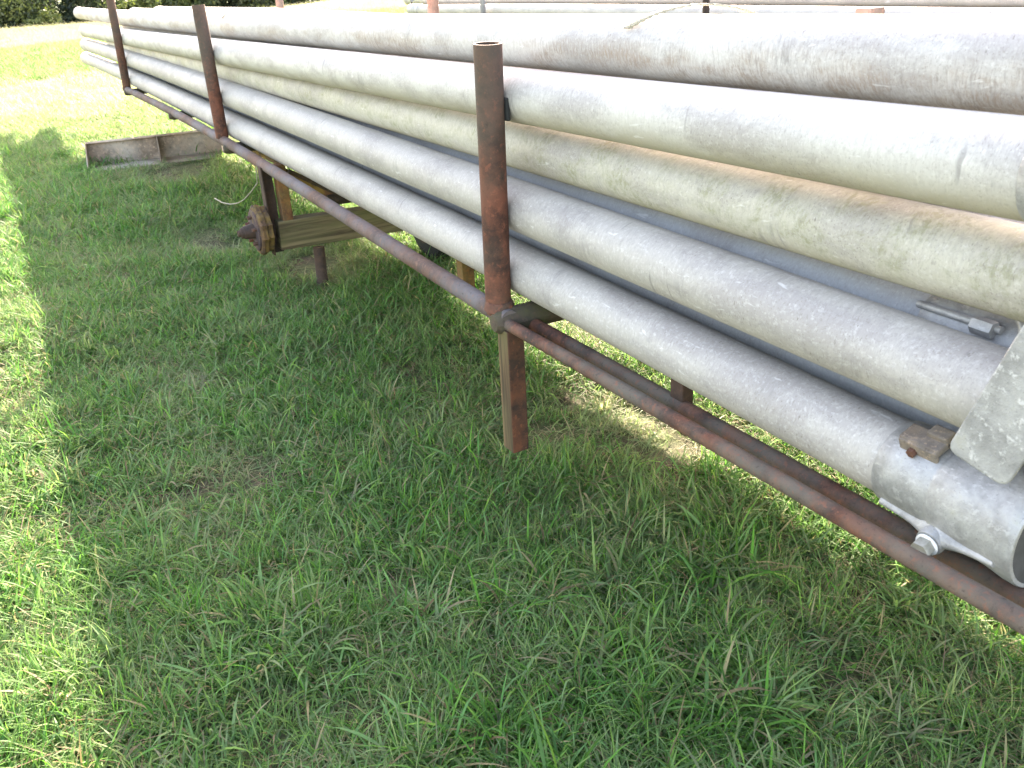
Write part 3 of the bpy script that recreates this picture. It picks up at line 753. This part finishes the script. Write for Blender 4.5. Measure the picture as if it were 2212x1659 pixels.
# straps on the top pipe
def strap(x0, yaw, wid, lab, amp):
    V = []; F = []; n_ = 60; c = axis_pts(tF, 1.278, [x0])[0][2]
    for i in range(n_ + 1):
        s_ = i / n_ - .5
        a = s_ * 1.9                     # angle over the pipe, radians from the top
        lift = .0025 + amp * max(0, math.cos(s_ * 3.1)) + .0012 * math.sin(i * 2.1)
        r_ = RP + lift
        for sgn in (-1, 1):
            for hh in (0, .0022):
                V.append((x0 + s_ * yaw + sgn * wid / 2, 1.278 - (r_ + hh) * math.sin(a) * 1.0, c + (r_ + hh) * math.cos(a)))
    for i in range(n_):
        b_ = i * 4
        F += [(b_, b_ + 4, b_ + 6, b_ + 2), (b_ + 1, b_ + 3, b_ + 7, b_ + 5), (b_, b_ + 1, b_ + 5, b_ + 4), (b_ + 2, b_ + 6, b_ + 7, b_ + 3)]
    o0 = Vector((x0, 1.278, c + RP)); V = [Vector(v) - o0 for v in V]
    o = link('strap', V, F, M_STRAP, None, None, True); o.location = o0
    tag(o, lab, 'strap', 'webbing straps over the top pipe'); return o
strap(-1.55, -.34, .03, 'braided webbing strap across the top pipe, near the grey upright behind', .014)
strap(-5.2, -.5, .035, 'pale strap humped over the top pipe, beside the second upright from the left', .016)

# ------------------------------------------------------------------ metal trough on the grass
tr = empty('metal_trough', (-8.82, 1.20, float(gz(-8.82, 1.20))), math.radians(-9))
tag(tr, 'open grey metal trough tipped toward the path on the grass, with divider plate', 'trough')
Lh = .565; rt = Matrix.Rotation(math.radians(0), 3, 'Y')
box('base', (-.04, 0, .012), (.34, 2 * Lh, .008), M_TROUGH, tr, bevel=.002)
box('back', (-.22, 0, .105), (.008, 2 * Lh, .20), M_TROUGH, tr, Matrix.Rotation(math.radians(-14), 3, 'Y'), bevel=.002)
box('top_lip', (-.235, 0, .205), (.05, 2 * Lh, .007), M_TROUGH, tr, Matrix.Rotation(math.radians(10), 3, 'Y'), bevel=.002)
for yy, nm in ((-Lh, 'end_panel'), (Lh, 'end_panel'), (.03, 'divider')):
    V = [(-.245, yy - .004, .205), (-.205, yy - .004, .01), (.125, yy - .004, .01), (.12, yy - .004, .06), (-.21 + .03, yy - .004, .208)]
    V += [(x, y + .008, z) for x, y, z in V]
    F = [(0, 1, 2, 3, 4), (9, 8, 7, 6, 5)] + [((i + 1) % 5, i, 5 + i, 5 + (i + 1) % 5) for i in range(5)]
    link(nm, V, F, M_TROUGH, tr, None, False)

# ------------------------------------------------------------------ second trailer with pipes behind
T2 = empty('pipe_trailer', (-6, 5.9, 0)); tag(T2, 'second pipe trailer standing behind the near stack, only its uprights showing', 'trailer')
def t2(name, pts, r, mat, **kw): return tube(name, [Vector(p_) - T2.location for p_ in pts], r, mat, T2, **kw)
M_GREYP = rust('grey_weathered', (.16, .14, .13), (.28, .22, .19), (.34, .33, .33), .8)
for Y_ in (5.22, 6.6):
    t2('side_rail', [(-12, Y_, .62), (-6, Y_, .62), (4, Y_, .62)], .026, M_RAIL)
    for X_, rr, mm in ((-10.17, .031, M_GREYP), (-6.25, .028, M_DARK if Y_ < 6 else M_GREYP), (-2.2, .03, M_GREYP)):
        t2('stake', seg_pts((X_, Y_, .62), (X_ + (.04 if X_ < -9 else 0), Y_, 1.42), 8), rr, mm, wall=.005, inner=M_DARK)
for X_ in (-10.17, -6.25, -2.2):
    t2('crossbeam', [(X_, 5.22, .62), (X_, 6.6, .62)], .03, M_RAIL)
    for Y_ in (5.3, 6.5): t2('prop', [(X_ + .2, Y_, .62), (X_ + .2, Y_, -.02)], .03, M_DARK)
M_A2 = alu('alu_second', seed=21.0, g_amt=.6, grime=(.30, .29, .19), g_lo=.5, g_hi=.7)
oth = []
lab2 = {(0, 0): ('front upper pipe of the second trailer, its left end with a coupler and latch', None), (1, 0): ('pale pipe lying behind and above the front upper pipe on the second trailer', None)}
for j in range(4):
    for i in range(4):
        Y_ = 5.385 + i * .31 * .5 * 2 * .5 + (0 if j else 0)
        z_ = .71 + (3 - j) * .098 * 1.02
        if j: z_ = .71 + (3 - j) * .1355 * .8
for (Y_, z_, xe, lab, grp) in [(5.385, 1.005, -12.5, 'front upper pipe of the second trailer, with coupler and latch at its left end', None),
                          (5.60, 1.125, -13.2, 'pale pipe behind and above the front upper pipe of the second trailer', None)] + \
                         [(5.385 + .14 * i, .712 + .142 * j, -12.4 + .15 * ((i * 3 + j) % 4), 'grey pipe low in the load of the second trailer', 'pipes low in the second load') for j in range(2) for i in range(7)] + \
                         [(5.53 + .14 * i, .99 + .01 * (i % 2), -12.5 - .1 * i, 'grey pipe low in the load of the second trailer', 'pipes low in the second load') for i in range(6)]:
    pts = [(x, Y_, z_ + .012 * math.sin(x * .4 + Y_)) for x, _, _ in path(tC, 0, xe, 4.5, 16)]
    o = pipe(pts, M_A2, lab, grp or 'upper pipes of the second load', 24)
    if o['label'].startswith('front upper'): front2 = o
ends = Vector((-12.5, 5.385, 1.005 + .012 * math.sin(-12.5 * .4 + 5.385)))
L2 = front2.location
cpl = tube('coupler', [ends - L2 + Vector((dx, 0, 0)) for dx in (-.10, -.09, 0, .10, .11, .2, .24, .245)], .078, M_CAST, front2, 24, .006, [.074, .078, .077, .077, .073, .073, .073, .069])
lat = tube('latch', [ends - L2 + Vector(v) for v in ((-.02, -.02, .07), (-.02, -.02, .12), (.0, -.02, .15))], .008, M_DARK, cpl, 8)
disc('latch_cap', ends + Vector((-.0, -.02, .13)), (-1, -.3, .1), .03, .02, M_CAST, cpl, 14, L2)

# ------------------------------------------------------------------ treeline beyond the field
def leaf_mat(name, a, b):
    t = NT(name)
    p = t.n('ShaderNodeTexCoord').outputs['Object']; n_ = t.noise(p, 1.3, 4, .6)
    ca = t.n('ShaderNodeAttribute', attribute_name='Col').outputs[2]
    c = t.mix(t.ramp(n_, .35, .65), a, b); c = t.mix(t.math('MULTIPLY', ca, .7), c, (.16, .20, .06))
    d = t.n('ShaderNodeBsdfPrincipled', {'Base Color': c, 'Roughness': .6})
    tr_ = t.n('ShaderNodeBsdfTranslucent', {'Color': t.mix(1.0, c, (1, 1.1, .5), 'MULTIPLY')})
    mx = t.n('ShaderNodeMixShader', {0: .3, 1: d.outputs[0], 2: tr_.outputs[0]})
    t.t.links.new(mx.outputs[0], t.out.inputs[0]); return t.m
M_LEAF = [leaf_mat('leaf_dark', (.016, .034, .026), (.034, .058, .040)), leaf_mat('leaf_mid', (.024, .045, .03), (.05, .078, .045))]
M_BARK = wood('bark', 2, (.05, .04, .03), (.14, .11, .08), .3)
def crown_mesh(seed, H, Rr, n):
    r_ = np.random.default_rng(seed)
    blobs = [(r_.normal(0, Rr * .42), r_.normal(0, Rr * .42), r_.uniform(.08, .9) * H, r_.uniform(.25, .5) * Rr, r_.random()) for _ in range(22)]
    V = []; F = []; C_ = []
    for i in range(n):
        b_ = blobs[r_.integers(len(blobs))]
        d = r_.normal(0, 1, 3); d /= np.linalg.norm(d); rr = b_[3] * r_.uniform(.55, 1.05)
        c = np.array(b_[:3]) + d * rr
        if c[2] < .05: c[2] = abs(c[2]) + .05
        s_ = r_.uniform(.07, .17); u1 = r_.normal(0, 1, 3); u1 /= np.linalg.norm(u1); u2 = np.cross(u1, r_.normal(0, 1, 3)); u2 /= np.linalg.norm(u2)
        k_ = len(V); V += [tuple(c - u1 * s_), tuple(c + u2 * s_ * .5), tuple(c + u1 * s_), tuple(c - u2 * s_ * .5)]
        F.append((k_, k_ + 1, k_ + 2, k_ + 3)); v_ = 1.0 if b_[4] > .75 else b_[4] * .4; C_ += [(v_, v_, v_, 1)] * 4
    me = bpy.data.meshes.new('crown'); me.from_pydata(V, [], F); me.update()
    ca = me.color_attributes.new('Col', 'FLOAT_COLOR', 'POINT'); ca.data.foreach_set('color', np.array(C_, dtype=np.float32).ravel())
    return me
protos = []
for i in range(3):
    cm = crown_mesh(30 + i, 4.4 + .5 * i, 2.5 + .2 * i, 9000); cm.materials.append(M_LEAF[i % 2]); protos.append(cm)
tv, tf, tu, tmi = tube_data([(0, 0, 0), (.05, 0, 1.2), (-.05, .08, 2.4), (.1, 0, 3.6)], .15, 10, None, True, [.17, .13, .09, .03])
trunk_me = bpy.data.meshes.new('trunk'); trunk_me.from_pydata([tuple(v) for v in tv], [], tf); trunk_me.materials.append(M_BARK)
looks = ['dark leafy tree', 'mid green bushy tree', 'dark rounded tree']
tree_x = list(range(13))
for i in range(16):
    Y_ = -5.5 + i * 1.95 + random.uniform(-.4, .4); d0 = 60.5 + random.uniform(-1.5, 1.5) + (2.5 if i % 2 else 0)
    X_ = -(d0 + .6 * Y_)
    root = empty('field_tree', (X_, Y_, float(gz(X_, Y_)) - .05), random.uniform(0, 6.28))
    sc_ = random.uniform(.85, 1.2); root.scale = (sc_, sc_, sc_ * random.uniform(.9, 1.1))
    pr = i % 3
    c_ = bpy.data.objects.new('crown', protos[pr]); COL.objects.link(c_); c_.parent = root
    tk = bpy.data.objects.new('trunk', trunk_me); COL.objects.link(tk); tk.parent = root
    tag(root, looks[pr] + ' in the treeline at the far edge of the field', 'tree', 'trees along the far edge of the field')
